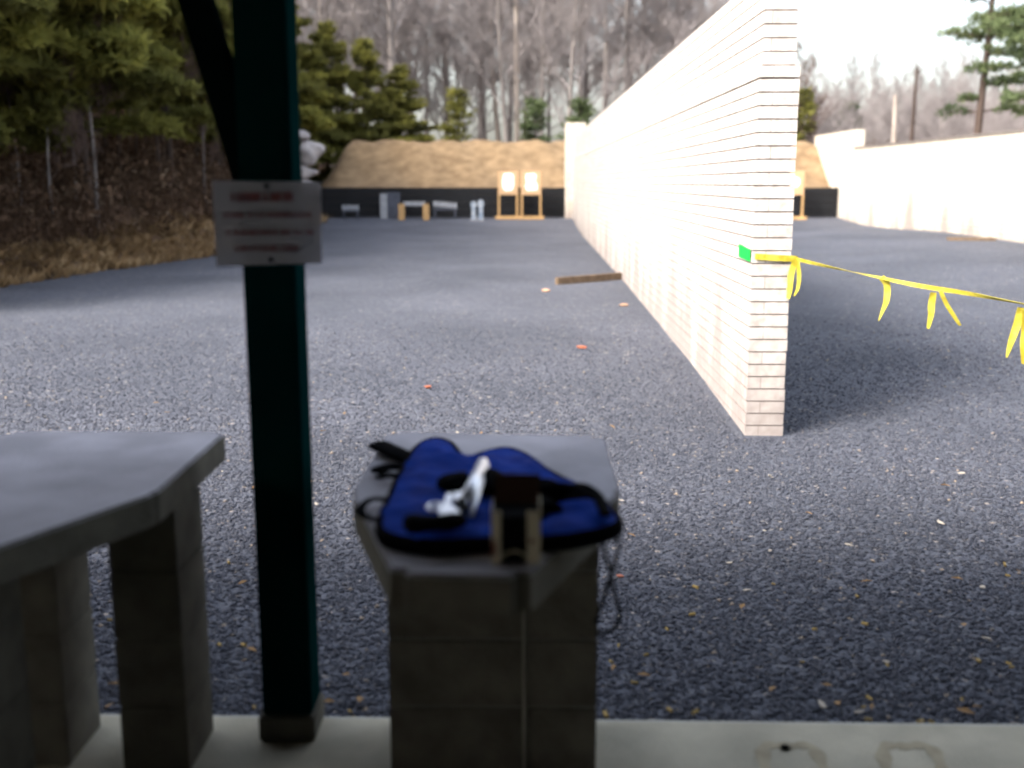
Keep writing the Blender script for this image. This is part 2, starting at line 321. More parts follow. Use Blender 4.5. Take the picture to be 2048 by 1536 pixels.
for k, (pl, lab) in enumerate((([(1512, 1492), (1632, 1494), (1655, 1560)], 'rust brown arch stain on the concrete floor beside a dark pebble'),
                               ([(1752, 1492), (1868, 1494), (1892, 1560)], 'rust brown arch stain on the concrete floor nearest the right frame edge'))):
    a, b_, c = [atZ(*p, .002) for p in pl]; d = atZ(pl[0][0] + 25, 1560, .002); mb = MB()
    pts = smoothcurve([d, a + Vector((.02, -.01, 0)), a * .5 + b_ * .5 + Vector((0, .004, 0)), b_ + Vector((-.01, -.006, 0)), c], 6)
    L_ = []; Rr = []
    for i, p in enumerate(pts):
        dd = (pts[min(i + 1, len(pts) - 1)] - pts[max(i - 1, 0)]).normalized(); nn = Vector((-dd.y, dd.x, 0)) * (.019 + .006 * math.sin(i * 1.7 + k))
        L_.append(p + nn); Rr.append(p - nn)
    n = len(pts); vs = L_ + Rr + [q - Vector((0, 0, .0012)) for q in L_ + Rr]
    fs = [(i + 1, i, n + i, n + i + 1) for i in range(n - 1)] + [(2 * n + i, 2 * n + i + 1, 3 * n + i + 1, 3 * n + i) for i in range(n - 1)] + \
         [(i, i + 1, 2 * n + i + 1, 2 * n + i) for i in range(n - 1)] + [(n + i + 1, n + i, 3 * n + i, 3 * n + i + 1) for i in range(n - 1)]
    mb.add(vs, fs); tag(mb.build('floor_stain', M['stain']), lab, 'stain')
p = atZ(1570, 1499, 0)
def lump(mb, c, r, sq=(1, 1, 1), seed=0, sub=2, amp=.25, f=1.3):
    bm = bmesh.new(); bmesh.ops.create_icosphere(bm, subdivisions=sub, radius=1)
    vs = []
    for v in bm.verts:
        k = 1 + amp * noise.noise(v.co * f + Vector((seed * 3.1, seed, 0)))
        vs.append((c[0] + v.co.x * r * sq[0] * k, c[1] + v.co.y * r * sq[1] * k, c[2] + v.co.z * r * sq[2] * k))
    mb.add(vs, [[v.index for v in f_.verts] for f_ in bm.faces]); bm.free()
mb = MB(); lump(mb, (p.x, p.y, .007), .012, (1.3, 1, .7), 4); tag(mb.build('pebble', M['rubber'], smooth=True), 'dark pebble lying on the concrete floor by a brown stain', 'pebble')

# ------------------------------------------------------------ shelter
sh = empty('firing_line_shelter', (-.69, 3.0, 0), 0, 'dark green timber shelter over the firing line, its post carrying a notice', 'shelter')
mb = MB(); mb.box(-.767, -.622, 2.945, 3.085, .075, 2.42); post = rel(mb.build('post', M['green'], bevel=.006), sh)
mb = MB(); mb.box(-.778, -.612, 2.932, 3.095, 0, .078); rel(mb.build('post_base', M['benchshade'], bevel=.005), sh)
mb = MB(); mb.bar((-.735, 3.0, 1.60), (-.975, 3.0, 2.50), .078, .09); rel(mb.build('brace', M['greendk']), sh)
mb = MB(); mb.box(-8, 8, 2.94, 3.08, 2.42, 2.68); rel(mb.build('beam', M['greendk']), sh)
mb = MB(); mb.box(3.4, 3.545, 2.945, 3.085, .0, 2.42); rel(mb.build('post', M['green'], bevel=.006), sh)
mb = MB(); mb.box(-5.0, -4.855, 2.945, 3.085, .0, 2.42); rel(mb.build('post', M['green'], bevel=.006), sh)
mb = MB(); mb.add([(-8.5, -8, 3.6), (8.5, -8, 3.6), (8.5, 3.3, 2.66), (-8.5, 3.3, 2.66), (-8.5, -8, 3.72), (8.5, -8, 3.72), (8.5, 3.3, 2.78), (-8.5, 3.3, 2.78)],
                  [(0, 3, 2, 1), (4, 5, 6, 7), (0, 1, 5, 4), (1, 2, 6, 5), (2, 3, 7, 6), (3, 0, 4, 7)])
rel(mb.build('roof', M['roof']), sh)
mb = MB(); mb.box(-8.5, 8.5, -8.15, -8.0, 0, 3.6); rel(mb.build('added_back_wall', M['roof']), sh)  # unseen wall added to keep the shelter inside dark
for x in (-8.45, 8.35):
    mb = MB(); mb.box(x, x + .1, -8.0, 3.0, 0, 2.7); rel(mb.build('added_side_wall', M['roof']), sh)  # unseen ends added to shut out light from the sides

# notice on the post: a milky sheet with four rows of faded red lettering too worn to read
nb = empty('notice', (-.69, 2.935, 1.52), 0, 'milky plastic notice with four rows of faded red print pinned to the green post', 'notice')
A, B_, C_, D_ = atY(424, 361, 2.935), atY(641, 363, 2.935), atY(643, 527, 2.935), atY(433, 533, 2.935)
mb = MB(); q = [A, B_, C_, D_]; mb.add([v for v in q] + [v + Vector((0, .003, 0)) for v in q], [(0, 3, 2, 1), (4, 5, 6, 7), (0, 1, 5, 4), (1, 2, 6, 5), (2, 3, 7, 6), (3, 0, 4, 7)])
rel(mb.build('sheet', M['sheet']), nb)
rr = random.Random(5)
for (x0, x1, y, h) in ((462, 592, 394, 17), (448, 618, 430, 9), (446, 622, 465, 9), (466, 604, 497, 10)):
    mb = MB(); x = x0
    while x < x1:
        w_ = rr.uniform(5, 9) * (1.4 if h > 12 else 1)
        if rr.random() < .16: x += w_ * .8; continue
        a, b_ = atY(x, y - h / 2, 2.931), atY(x + w_ * .8, y + h / 2, 2.931); st = .0016 if h < 12 else .003
        mb.box(a.x, a.x + st, 2.931, 2.934, b_.z, a.z)
        if rr.random() < .6: mb.box(b_.x - st, b_.x, 2.931, 2.934, b_.z, a.z)
        for zc in rr.sample([b_.z, (a.z + b_.z) / 2 - st / 2, a.z - st], rr.choice((1, 2))): mb.box(a.x + st, b_.x - st, 2.931, 2.934, zc, zc + st)
        x += w_
    rel(mb.build('lettering', M['redink']), nb)
for (x, y) in ((532, 372), (541, 520)):
    p = atY(x, y, 2.929); mb = MB(); mb.tube([(p.x, 2.936, p.z), (p.x, 2.928, p.z)], .0055, 10); rel(mb.build('screw', M['rubber']), nb)

# ------------------------------------------------------------ shooting benches
TZ = .85; TH = .085
def bench_top(poly, mb, bev):
    bm = bmesh.new(); vs = [bm.verts.new((x, y, TZ - TH)) for x, y in poly]; f = bm.faces.new(vs)
    if f.normal.z > 0: f.normal_flip()
    r = bmesh.ops.extrude_face_region(bm, geom=[f]); bmesh.ops.translate(bm, verts=[v for v in r['geom'] if isinstance(v, bmesh.types.BMVert)], vec=(0, 0, TH))
    bmesh.ops.recalc_face_normals(bm, faces=bm.faces); bmesh.ops.bevel(bm, geom=[e for e in bm.edges if abs(e.verts[0].co.z - e.verts[1].co.z) > .01], offset=bev, segments=4, affect='EDGES')
    bmesh.ops.bevel(bm, geom=[e for e in bm.edges if all(v.co.z > TZ - .001 for v in e.verts)], offset=.006, segments=2, affect='EDGES')
    me = bpy.data.meshes.new('bench_top'); bm.to_mesh(me); bm.free(); me.materials.append(M['bench']); me.materials.append(M['benchshade'])
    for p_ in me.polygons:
        if abs(p_.normal.z) < .5 or p_.normal.z < 0: p_.material_index = 1  # sides and underside of the same slab: shade put into the colour
    return link('bench_top', me)
def pix(ps, z=TZ): return [tuple(atZ(*p_, z))[:2] for p_ in ps]
def courses(x0, x1, y0, y1, z1, root, name, joints=(), h=.2, mort=.007):
    mb = MB(); mo = MB(); z = 0; k = 0
    while z < z1 - .01:
        t_ = min(z + h - mort, z1); xs_ = [x0] + list(joints) + [x1]
        for i in range(len(xs_) - 1):
            mb.box(xs_[i] + (mort / 2 if i else 0), xs_[i + 1] - (mort / 2 if i < len(xs_) - 2 else 0), y0, y1, z, t_)
        z += h; k += 1
    L = mb.build(name, M['benchshade'], bevel=.003); rel(L, root)
    mo.box(x0 + .004, x1 - .004, y0 + .005, y1 - .005, .001, z1 - .001); j = mo.build('mortar', M['mortar'] if joints else M['benchshade']); j.parent = L
    return L
cb_ = empty('shooting_bench', (-.09, 2.9, 0), 0, 'six sided concrete bench on a block pillar with the blue case on it', 'bench')
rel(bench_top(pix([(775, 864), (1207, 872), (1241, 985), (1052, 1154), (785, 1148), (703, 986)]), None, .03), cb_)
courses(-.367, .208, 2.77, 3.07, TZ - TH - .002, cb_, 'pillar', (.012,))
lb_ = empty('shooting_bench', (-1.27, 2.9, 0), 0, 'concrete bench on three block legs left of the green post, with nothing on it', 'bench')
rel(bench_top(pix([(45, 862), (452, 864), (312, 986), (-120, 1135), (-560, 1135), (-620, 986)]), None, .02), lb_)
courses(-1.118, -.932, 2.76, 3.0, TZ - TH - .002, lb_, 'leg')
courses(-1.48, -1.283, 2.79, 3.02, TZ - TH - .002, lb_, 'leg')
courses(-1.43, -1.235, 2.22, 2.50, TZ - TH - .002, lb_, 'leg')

# ------------------------------------------------------------ things on the middle bench
case = empty('gun_case', (-.1, 2.6, TZ), 0, 'blue soft gun case with black trim and straps lying flat on the bench', 'gun case')
ol = [(772, 1080), (757, 1052), (778, 1000), (798, 955), (828, 905), (864, 884), (902, 892), (930, 922), (968, 912), (1010, 903), (1050, 915), (1100, 950), (1150, 975), (1195, 1000),
      (1238, 1042), (1228, 1064), (1150, 1082), (1060, 1090), (960, 1092), (860, 1096)]
out = [p_ for p_ in smoothcurve([atZ(x, y, TZ + .02) for x, y in ol], 5, True)]
o2 = [Vector((p_.x, p_.y)) for p_ in out]; cen = sum(o2, Vector((0, 0))) / len(o2)
def inpoly(p_, P):
    r_ = False
    for i in range(len(P)):
        a, b_ = P[i], P[i - 1]
        if (a.y > p_.y) != (b_.y > p_.y) and p_.x < (b_.x - a.x) * (p_.y - a.y) / (b_.y - a.y) + a.x: r_ = not r_
    return r_
xs_ = [p_.x for p_ in o2]; ys_ = [p_.y for p_ in o2]; inner = []
y = min(ys_)
while y < max(ys_):
    x = min(xs_)
    while x < max(xs_):
        p_ = Vector((x + random.uniform(-.002, .002), y + random.uniform(-.002, .002)))
        if inpoly(p_, o2) and min((p_ - q_).length for q_ in o2) > .009: inner.append(p_)
        x += .014
    y += .014
n0 = len(o2); res = geometry.delaunay_2d_cdt(o2 + inner, [(i, (i + 1) % n0) for i in range(n0)], [list(range(n0))], 1, 1e-6)
def casez(p_):
    d = min((p_ - q_).length for q_ in o2); q_ = Vector((p_.x * 9, p_.y * 9, 1))
    return TZ + .030 + min(d, .05) * .35 + (.016 * noise.noise(q_) + .008 * noise.noise(q_ * 2.7)) * min(1, d / .03)
mb = MB(); mb.add([(v.x, v.y, casez(v)) for v in res[0]], [tuple(f) for f in res[2]]); rel(mb.build('case_top', M['blue'], smooth=True), case)
mb = MB(); vs = []; n = len(out)
for ring, (off, z_) in enumerate(((0, TZ + .001), (.006, TZ + .008), (.008, TZ + .022), (.004, TZ + .034), (-.010, TZ + .037))):
    for i, p_ in enumerate(o2):
        t_ = (o2[(i + 1) % n] - o2[i - 1]).normalized(); nn = Vector((t_.y, -t_.x));
        if (p_ + nn * .003 - cen).length < (p_ - cen).length and False: nn = -nn
        vs.append((p_.x + nn.x * off * SGN, p_.y + nn.y * off * SGN, z_)) if 'SGN' in globals() else None
        if 'SGN' not in globals():
            ar = sum(o2[k].x * o2[(k + 1) % n].y - o2[(k + 1) % n].x * o2[k].y for k in range(n)); SGN = 1 if ar > 0 else -1
            vs.append((p_.x + nn.x * off * SGN, p_.y + nn.y * off * SGN, z_))
fs = [(r_ * n + i, r_ * n + (i + 1) % n, (r_ + 1) * n + (i + 1) % n, (r_ + 1) * n + i) for r_ in range(4) for i in range(n)] + [tuple(range(n))]
mb.add(vs, fs); rel(mb.build('side_trim', M['blackfab'], smooth=True), case)
def strap(name, pts, w_=.02, z=TZ + .02, mm='blackfab', zs=None, root=case, th=.003):
    P = smoothcurve([atZ(x, y, (zs[i] if zs else z)) for i, (x, y) in enumerate(pts)], 5); mb = MB(); mb.tube(P, w_ / 2, 8, flat=.35 if w_ > .012 else 1)
    return rel(mb.build(name, M[mm], smooth=True), root)
strap('strap', [(860, 925), (815, 915), (780, 900), (757, 890)], .075)
strap('strap', [(850, 925), (812, 932), (778, 934), (753, 942)], .05)
strap('strap', [(830, 950), (800, 952), (775, 950), (758, 955)], .03)
strap('handle', [(778, 1000), (745, 998), (722, 1015), (728, 1032), (765, 1042)], .024)
strap('handle', [(1130, 985), (1160, 970), (1190, 985), (1205, 1010), (1212, 1030)], .028, z=TZ + .06)
strap('cord', [(1208, 1058), (1206, 1090), (1216, 1130), (1222, 1148), (1212, 1180), (1196, 1230), (1190, 1245)], .0105, zs=[.88, .83, .76, .72, .66, .58, .555])
strap('cord', [(1232, 1052), (1236, 1095), (1226, 1140), (1222, 1150), (1232, 1200), (1240, 1235), (1222, 1262), (1192, 1268)], .010, zs=[.88, .83, .74, .72, .63, .58, .53, .52])
mb = MB(); lump(mb, atZ(1105, 992, TZ + .05), .045, (1.5, 1.2, .8), 3, 3, .5, 1.6); lump(mb, atZ(1150, 1000, TZ + .05), .035, (1.5, .9, .6), 5, 3, .5, 1.6)
lump(mb, atZ(1075, 1020, TZ + .045), .035, (1.4, 1.6, .8), 6, 3, .5, 1.6)
tag(mb.build('glove', M['blackfab'], smooth=True), 'crumpled black fabric glove heaped on the right half of the blue case', 'glove')
mb = MB(); lump(mb, atZ(910, 968, TZ + .06), .050, (1.0, 1.2, .5), 9, 3, .4, 1.5); tag(mb.build('pouch', M['blackfab'], smooth=True), 'small black pouch on the blue case left of the revolver barrel', 'pouch')
mb = MB(); lump(mb, atZ(984, 968, TZ + .055), .055, (.75, 1.7, .5), 11, 3, .3, 1.4); tag(mb.build('shade_lump', M['blackfab'], smooth=True), 'black lump standing in for the shaded open case interior right of the revolver barrel', 'shade_lump')  # black lump painted in for the dark shade inside the open case

# stainless revolver with its cylinder swung open, lying on its side; muzzle points downrange
rv = empty('revolver', tuple(atZ(900, 1010, .90)), 0, 'stainless revolver with black rubber grip lying open on the blue case', 'revolver')
RZ = .925
def P3(x, y, z=RZ): return atZ(x, y, z)
mb = MB(); mb.tube([P3(932, 1003), P3(966, 926)], [.0165, .015], 14); rel(mb.build('barrel', M['stainless'], smooth=True), rv)
mb = MB(); mb.tube([P3(943, 1030), P3(958, 985), P3(976, 930)], [.0045, .0045, .004], 8); rel(mb.build('barrel_rib', M['stainless'], smooth=True), rv)
mb = MB(); mb.tube([P3(966, 928), P3(967.5, 924)], .0065, 10); rel(mb.build('muzzle', M['rubber']), rv)
def slabshape(pts, th, mm, name, z=RZ):
    P = [P3(x, y, z) for x, y in pts]; mb = MB(); mb.prism([(p_.x, p_.y) for p_ in P][::-1], z - th / 2, z + th / 2); return rel(mb.build(name, M[mm], bevel=.0025), rv)
slabshape([(876, 1022), (892, 1008), (904, 1014), (926, 1034), (902, 1039), (880, 1034)], .016, 'stainless', 'frame')
slabshape([(903, 993), (930, 986), (944, 1002), (930, 1009), (908, 1004)], .016, 'stainless', 'crane')
mb = MB(); mb.tube([P3(917, 1026, RZ - .004), P3(924, 1008, RZ - .004)], [.014, .014], 18); cy = rel(mb.build('window_shade', M['rubber'], smooth=False), rv)  # black plug put in for the dark shade of the empty frame window
slabshape([(893, 992), (903, 990), (905, 1003), (897, 1012), (889, 1008)], .014, 'stainless', 'hammer')
mb = MB(); cpt = P3(872, 1013); c3 = []
for k in range(17):
    a_ = 2 * math.pi * k / 16; c3.append((cpt.x + .019 * math.cos(a_), cpt.y + .027 * math.sin(a_), RZ))
mb.tube(c3, .0035, 8, cap=False); rel(mb.build('trigger_guard', M['stainless'], smooth=True), rv)
mb = MB(); mb.tube([P3(882, 1010), P3(873, 1012), P3(869, 1020)], [.004, .003, .002], 8); rel(mb.build('trigger', M['stainless'], smooth=True), rv)
mb = MB(); mb.tube(smoothcurve([P3(925, 1038, .922), P3(895, 1044, .922), P3(860, 1046, .922), P3(828, 1048, .922), P3(808, 1050, .922)], 4), [.018, .021, .023, .024, .024, .023, .022, .022, .023, .024, .026, .028, .029, .028, .026, .022, .014], 12, flat=.75)
rel(mb.build('grip', M['rubber'], smooth=True), rv)

# carton standing open at the bench's near edge
bx = empty('ammunition_box', tuple(atZ(1030, 1130, TZ)), 0, 'small open cream carton with dark window and raised brown lid on bench front edge', 'box')
bl, br_ = atZ(983, 1128, TZ), atZ(1081, 1128, TZ); BX0, BX1, BY = bl.x, br_.x, bl.y; BD = .095; BH = .114
def bxp(name, m, *a, **k): mb = MB(); mb.box(*a); return rel(mb.build(name, M[m], **k), bx)
W_ = BX1 - BX0; wx0, wx1 = BX0 + W_ * .20, BX0 + W_ * .72
mb = MB(); z0, z1 = TZ + .001, TZ + BH
mb.box(BX0, wx0, BY, BY + .002, z0, z1); mb.box(wx1, BX1, BY, BY + .002, z0, z1)
xm = (wx0 + wx1) / 2; rw = (wx1 - wx0) / 2; prev = None
for k in range(13):                    # the arch over the finger hole
    a_ = math.pi * k / 12; q_ = (xm - rw * .98 * math.cos(a_), z0 + .024 * math.sin(a_)); 
    if prev: mb.add([(prev[0], BY, prev[1]), (q_[0], BY, q_[1]), (q_[0], BY, q_[1] + .006), (prev[0], BY, prev[1] + .006), (prev[0], BY + .002, prev[1]), (q_[0], BY + .002, q_[1]), (q_[0], BY + .002, q_[1] + .006), (prev[0], BY + .002, prev[1] + .006)],
                    [(0, 1, 2, 3), (7, 6, 5, 4), (0, 4, 5, 1), (3, 2, 6, 7)])
    prev = q_
rel(mb.build('front_panel', M['cream_card']), bx)
bxp('side_panel', 'cream_card', BX0, BX0 + .002, BY + .002, BY + BD, z0, z1); bxp('side_panel', 'cream_card', BX1 - .002, BX1, BY + .002, BY + BD, z0, z1 + .01)
bxp('back_panel', 'brown_card', BX0 + .002, BX1 - .002, BY + BD - .002, BY + BD, z0, z1)
bxp('tray', 'rubber', BX0 + .003, BX1 - .003, BY + .004, BY + BD - .003, z0, z1 - .012)
mb = MB(); y_ = BY + BD; mb.add([(BX0 + .004, y_, z1), (BX1, y_, z1), (BX1 + .001, y_ + .028, z1 + .045), (BX0 + .004, y_ + .028, z1 + .045), (BX0 + .004, y_ + .003, z1), (BX1, y_ + .003, z1), (BX1 + .001, y_ + .031, z1 + .045), (BX0 + .004, y_ + .031, z1 + .045)],
        [(0, 1, 2, 3), (7, 6, 5, 4), (0, 4, 5, 1), (1, 5, 6, 2), (2, 6, 7, 3), (3, 7, 4, 0)]); rel(mb.build('lid', M['brown_card']), bx)
bxp('printed_spot', 'red_card', wx1 + .006, wx1 + .016, BY - .001, BY - .0002, TZ + .045, TZ + .055)
bxp('printed_spot', 'red_card', BX0 + .002, BX0 + .009, BY - .001, BY - .0002, TZ + .02, TZ + .05)
# pale line added on the pillar front for its light mortar joint
mb = MB(); mb.tube([(.004, 2.762, TZ - TH - .003), (.005, 2.760, .4), (.007, 2.760, .003)], .0035, 6); tag(mb.build('cord', M['jointline']), 'pale thin line added for the light mortar joint down the front of the block pillar', 'cord')

# ------------------------------------------------------------ block walls
def wall(name, x0, x1, y0, y1, zb, zt, c, m, label, ledge=None, step=None):
    root = empty(name, ((x0 + x1) / 2, (y0 + y1) / 2, 0), 0, label, 'wall')
    mb = MB(); z = zb; k = 0; rr = random.Random(1)
    while z < zt - .02:
        up = ledge and z > ledge; d = .02 if up else 0; j = lambda: rr.uniform(-.0035, .0035)
        zz = z + .0075 + (.006 if ledge and z <= ledge < z + c else 0)
        mb.box(x0 + d + j(), x1 - d + j(), y0 + d + j(), y1, zz, z + c - .001); z += c
    o = mb.build('block_courses', m); rel(o, root)
    mj = MB(); mj.box(x0 + .03, x1 - .03, y0 + .03, y1 - .03, zb, z - .02); rel(mj.build('mortar_joints', M['joint']), root)
    return root, z
W1, zt1 = wall('block_wall', 1.70, 1.985, 8.0, 36.6, -.285, 3.12, .0945, M['cream'], 'long cream block wall running downrange between the two shooting bays', 2.45)
mb = MB(); mb.box(1.44, 2.1, 36.602, 37.4, .1, 3.58); rel(mb.build('end_pier', M['creamfar'], bevel=.01), W1)
W2, zt2 = wall('block_wall', 10.69, 11.0, 14.0, 35.5, -.3, 2.70, .10, M['creamfar'], 'lower cream block wall closing the far side of the right bay')
mb = MB(); mb.box(10.69, 11.0, 35.502, 40.4, .1, 3.3); rel(mb.build('raised_end', M['creamfar'], bevel=.01), W2)
mb = MB(); mb.box(10.66, 11.03, 14, 35.5, zt2, zt2 + .05); rel(mb.build('coping', M['joint']), W2)

# ------------------------------------------------------------ berms and black timber walls
def berm(name, x0, x1, label, round_left):
    xs = np.linspace(x0, x1, int((x1 - x0) * 5)); ys = np.concatenate([[37.19], np.linspace(37.2, 46, 50)])
    def f(X, Y):
        k = sst(37.2, 41, Y) * 1.72; bk = 1 - sst(42.3, 45.8, Y)
        z = 1.40 + k * (.75 + .25 * sst(37.2, 41, Y)) + .07 * np.sin(X * 1.7 + 1) * np.sin(Y * 1.3) + .05 * np.sin(X * 3.9 + 2 * Y) + .03 * np.sin(X * 8.3 - Y * 5)
        e = sst(x0, x0 + 1.0, X) if round_left else 1
        z = -.2 + (z + .2) * bk; z = z - (1 - e) * (1.5 * sst(37.2, 41, Y))
        return np.where(Y < 37.195, .2, z)
    o = grid(name, xs, ys, f, M['dirt'], 'structure')
berm('earth_berm', -7.35, 1.6, '', True); berm('earth_berm', 2.0, 10.68, '', False)
def tw(x0, x1, label):
    r_ = empty('timber_wall', ((x0 + x1) / 2, 37.1, .4), 0, label, 'wall')
    for k in range(5):
        mb = MB(); mb.box(x0, x1, 37.0 + .004 * (k % 2), 37.18, .25 + .243 * k, .25 + .243 * k + .237); rel(mb.build('board', M['black']), r_)
tw(-6.95, 1.435, 'black timber retaining wall under the tan berm behind the left bay'); tw(2.11, 10.66, 'black timber retaining wall under the berm in the right bay')
for (x, y, r_, sq, lab, sd_) in ((610, 305, .50, (1.15, .9, .75), 'large pale grey boulder stacked at the left end of the berm', 2), (600, 345, .42, (1.2, 1, .62), 'lower pale boulder under the large one at the berm end', 5),
                            (590, 272, .40, (1.3, 1, .5), 'topmost flat pale rock beside the left end of the berm', 9), (604, 385, .5, (1.3, 1, .8), 'bottom grey boulder of the pile behind the notice', 13)):
    p_ = atY(x, y, 37.3); mb = MB(); lump(mb, p_, r_, sq, sd_, 3, .5, 1.0); tag(mb.build('boulder', M['rock']), lab, 'boulder')

# ------------------------------------------------------------ targets and gear downrange
def H0(x): return float(g(x, 36.4))
def target(x0, x1, Yt, ztop, label, shape, group='cardboard targets on wooden stands'):
    zb = float(g((x0 + x1) / 2, Yt)); r_ = empty('target_stand', ((x0 + x1) / 2, Yt, zb), 0, label, 'target', group)
    for x in (x0, x1 - .06):
        mb = MB(); mb.box(x, x + .06, Yt - .02, Yt + .02, zb + .09, ztop); rel(mb.build('upright', M['wood']), r_)
    mb = MB(); mb.box(x0 - .09, x1 + .09, Yt - .20, Yt - .16, zb, zb + .1); mb.box(x0 - .09, x1 + .09, Yt + .16, Yt + .2, zb, zb + .1)
    mb.box(x0 - .02, x0 + .08, Yt - .16, Yt + .16, zb + .01, zb + .09); mb.box(x1 - .08, x1 + .02, Yt - .16, Yt + .16, zb + .01, zb + .09); rel(mb.build('base', M['wood']), r_)
    mb = MB(); mb.box(x0 + .01, x1 - .01, Yt - .03, Yt - .021, ztop - .78, ztop + .01); c_ = rel(mb.build('cardboard', M['card']), r_)
    xm = (x0 + x1) / 2; zc = ztop - .36; mb = MB()
    P = shape; mb.add([(xm + a, Yt - .034, zc + b_) for a, b_ in P] + [(xm + a, Yt - .031, zc + b_) for a, b_ in P], [tuple(range(len(P)))[::-1], tuple(range(len(P), 2 * len(P)))] + [(i, (i + 1) % len(P), len(P) + (i + 1) % len(P), len(P) + i) for i in range(len(P))])
    p_ = mb.build('paper_target', M['white']); p_.parent = c_
octa = [(-.13, .28), (.12, .28), (.19, .2), (.18, .06), (.19, -.1), (.14, -.27), (-.1, -.29), (-.17, -.18), (-.19, -.02), (-.17, .15)]
hour = [(-.16, .27), (.12, .28), (.17, .18), (.13, .04), (.2, -.1), (.2, -.26), (-.13, -.28), (-.2, -.16), (-.15, 0), (-.19, .14)]
circ = [(.16 * math.cos(k * .524), .17 * math.sin(k * .524)) for k in range(12)]
a, b_ = atY(996, 342, 36.4), atY(1036, 342, 36.4); target(a.x, b_.x, 36.4, a.z, 'wooden target stand with white oval paper, left one of the close pair', octa)
a, b_ = atY(1042, 342, 36.3), atY(1083, 342, 36.3); target(a.x, b_.x, 36.3, a.z, 'wooden target stand with waisted white paper, the one nearest the cream wall', hour)
a, b_ = atY(1572, 342, 36.3), atY(1610, 342, 36.3); target(a.x, b_.x, 36.3, a.z, 'wooden target stand with white disc half hidden behind the cream wall', circ)
def G(x, y, Yt): return atY(x, y, Yt)
# steel gear along the black wall
r_ = empty('plate_rack', tuple(G(702, 428, 36.2)), 0, 'low rack of pale plates at the far left before the black wall', 'plate rack')
a = G(684, 410, 36.2); b_ = G(718, 420, 36.2); zb = H0(a.x)
for k in range(4):
    w_ = (b_.x - a.x) / 4; x = a.x + w_ * k; mb = MB(); mb.box(x + .01, x + w_ - .01, 36.19, 36.21, b_.z, a.z); rel(mb.build('plate', M['steel']), r_)
mb = MB(); mb.box(a.x, b_.x, 36.2 - .04, 36.2 + .04, b_.z - .05, b_.z - .002); mb.box(a.x + .03, a.x + .08, 36.17, 36.23, zb, b_.z - .05); mb.box(b_.x - .08, b_.x - .03, 36.17, 36.23, zb, b_.z - .05); rel(mb.build('rail', M['steeldk']), r_)
r_ = empty('steel_barricade', tuple(G(780, 430, 36.5)), 0, 'tall dull grey steel panel with pale edge post before the black wall', 'barricade')
a = G(760, 386, 36.5); b_ = G(774, 386, 36.5); c = G(800, 386, 36.5); zb = float(g(a.x, 36.5))
mb = MB(); mb.box(a.x, b_.x, 36.46, 36.54, zb, a.z - .02); rel(mb.build('edge_post', M['steel']), r_)
mb = MB(); mb.box(b_.x, c.x, 36.48, 36.52, zb + .02, a.z + .02); rel(mb.build('panel', M['steeldk']), r_)
r_ = empty('steel_target_frame', tuple(G(828, 436, 36.0)), 0, 'short frame of two raw wood posts joined by a grey top bar', 'frame')
for x0, x1 in ((797, 809), (846, 858)):
    a = G(x0, 408, 36); b_ = G(x1, 408, 36); mb = MB(); mb.box(a.x, b_.x, 35.95, 36.05, float(g(a.x, 36)), a.z); rel(mb.build('post', M['wood']), r_)
a = G(806, 403, 36); b_ = G(850, 412, 36); mb = MB(); mb.box(a.x, b_.x, 36.055, 36.09, b_.z, a.z); rel(mb.build('bar', M['steel']), r_)
r_ = empty('plate_rack', tuple(G(890, 428, 36.4)), 0, 'wide dark rack topped by a row of pale plates, right of the wood frame', 'plate rack')
a = G(866, 402, 36.4); b_ = G(914, 414, 36.4); zb = float(g(a.x, 36.4))
for k in range(6):
    w_ = (b_.x - a.x) / 6; x = a.x + w_ * k; dz = -.012 * k; mb = MB(); mb.box(x + .012, x + w_ - .012, 36.38, 36.4, b_.z + dz + .02, a.z + dz); rel(mb.build('plate', M['steel']), r_)
mb = MB(); mb.box(a.x, b_.x, 36.36, 36.44, b_.z - .10, b_.z - .045); mb.box(a.x + .04, a.x + .09, 36.37, 36.43, zb, b_.z - .10); mb.box(b_.x - .09, b_.x - .04, 36.37, 36.43, zb, b_.z - .10); rel(mb.build('rail', M['steeldk']), r_)
for (x0, x1, y0, lab) in ((941, 953, 404, 'shorter chipped white steel popper, left one of the touching pair'), (955, 968, 401, 'taller chipped white steel popper, right one of the touching pair')):
    a = G(x0, y0, 36); b_ = G(x1, y0, 36); zb = float(g(a.x, 36)); r_ = empty('steel_popper', ((a.x + b_.x) / 2, 36, zb), 0, lab, 'steel target', 'twin steel poppers'); xm = (a.x + b_.x) / 2; w_ = (b_.x - a.x) / 2
    P = [(-w_ * .75, 0), (w_ * .75, 0), (w_ * .6, (a.z - zb) * .6), (w_, (a.z - zb) * .75), (w_ * .8, (a.z - zb) * .95), (0, a.z - zb), (-w_ * .8, (a.z - zb) * .95), (-w_, (a.z - zb) * .75), (-w_ * .6, (a.z - zb) * .6)]
    mb = MB(); mb.add([(xm + q_[0], 35.99, zb + .06 + q_[1] * .95) for q_ in P] + [(xm + q_[0], 36.01, zb + .06 + q_[1] * .95) for q_ in P], [tuple(range(9)), tuple(range(9, 18))[::-1]] + [((i + 1) % 9, i, 9 + i, 9 + (i + 1) % 9) for i in range(9)]); rel(mb.build('plate', M['steelblue']), r_)
    mb = MB(); mb.box(xm - w_, xm + w_, 35.85, 36.15, zb, zb + .06); rel(mb.build('foot', M['steel']), r_)
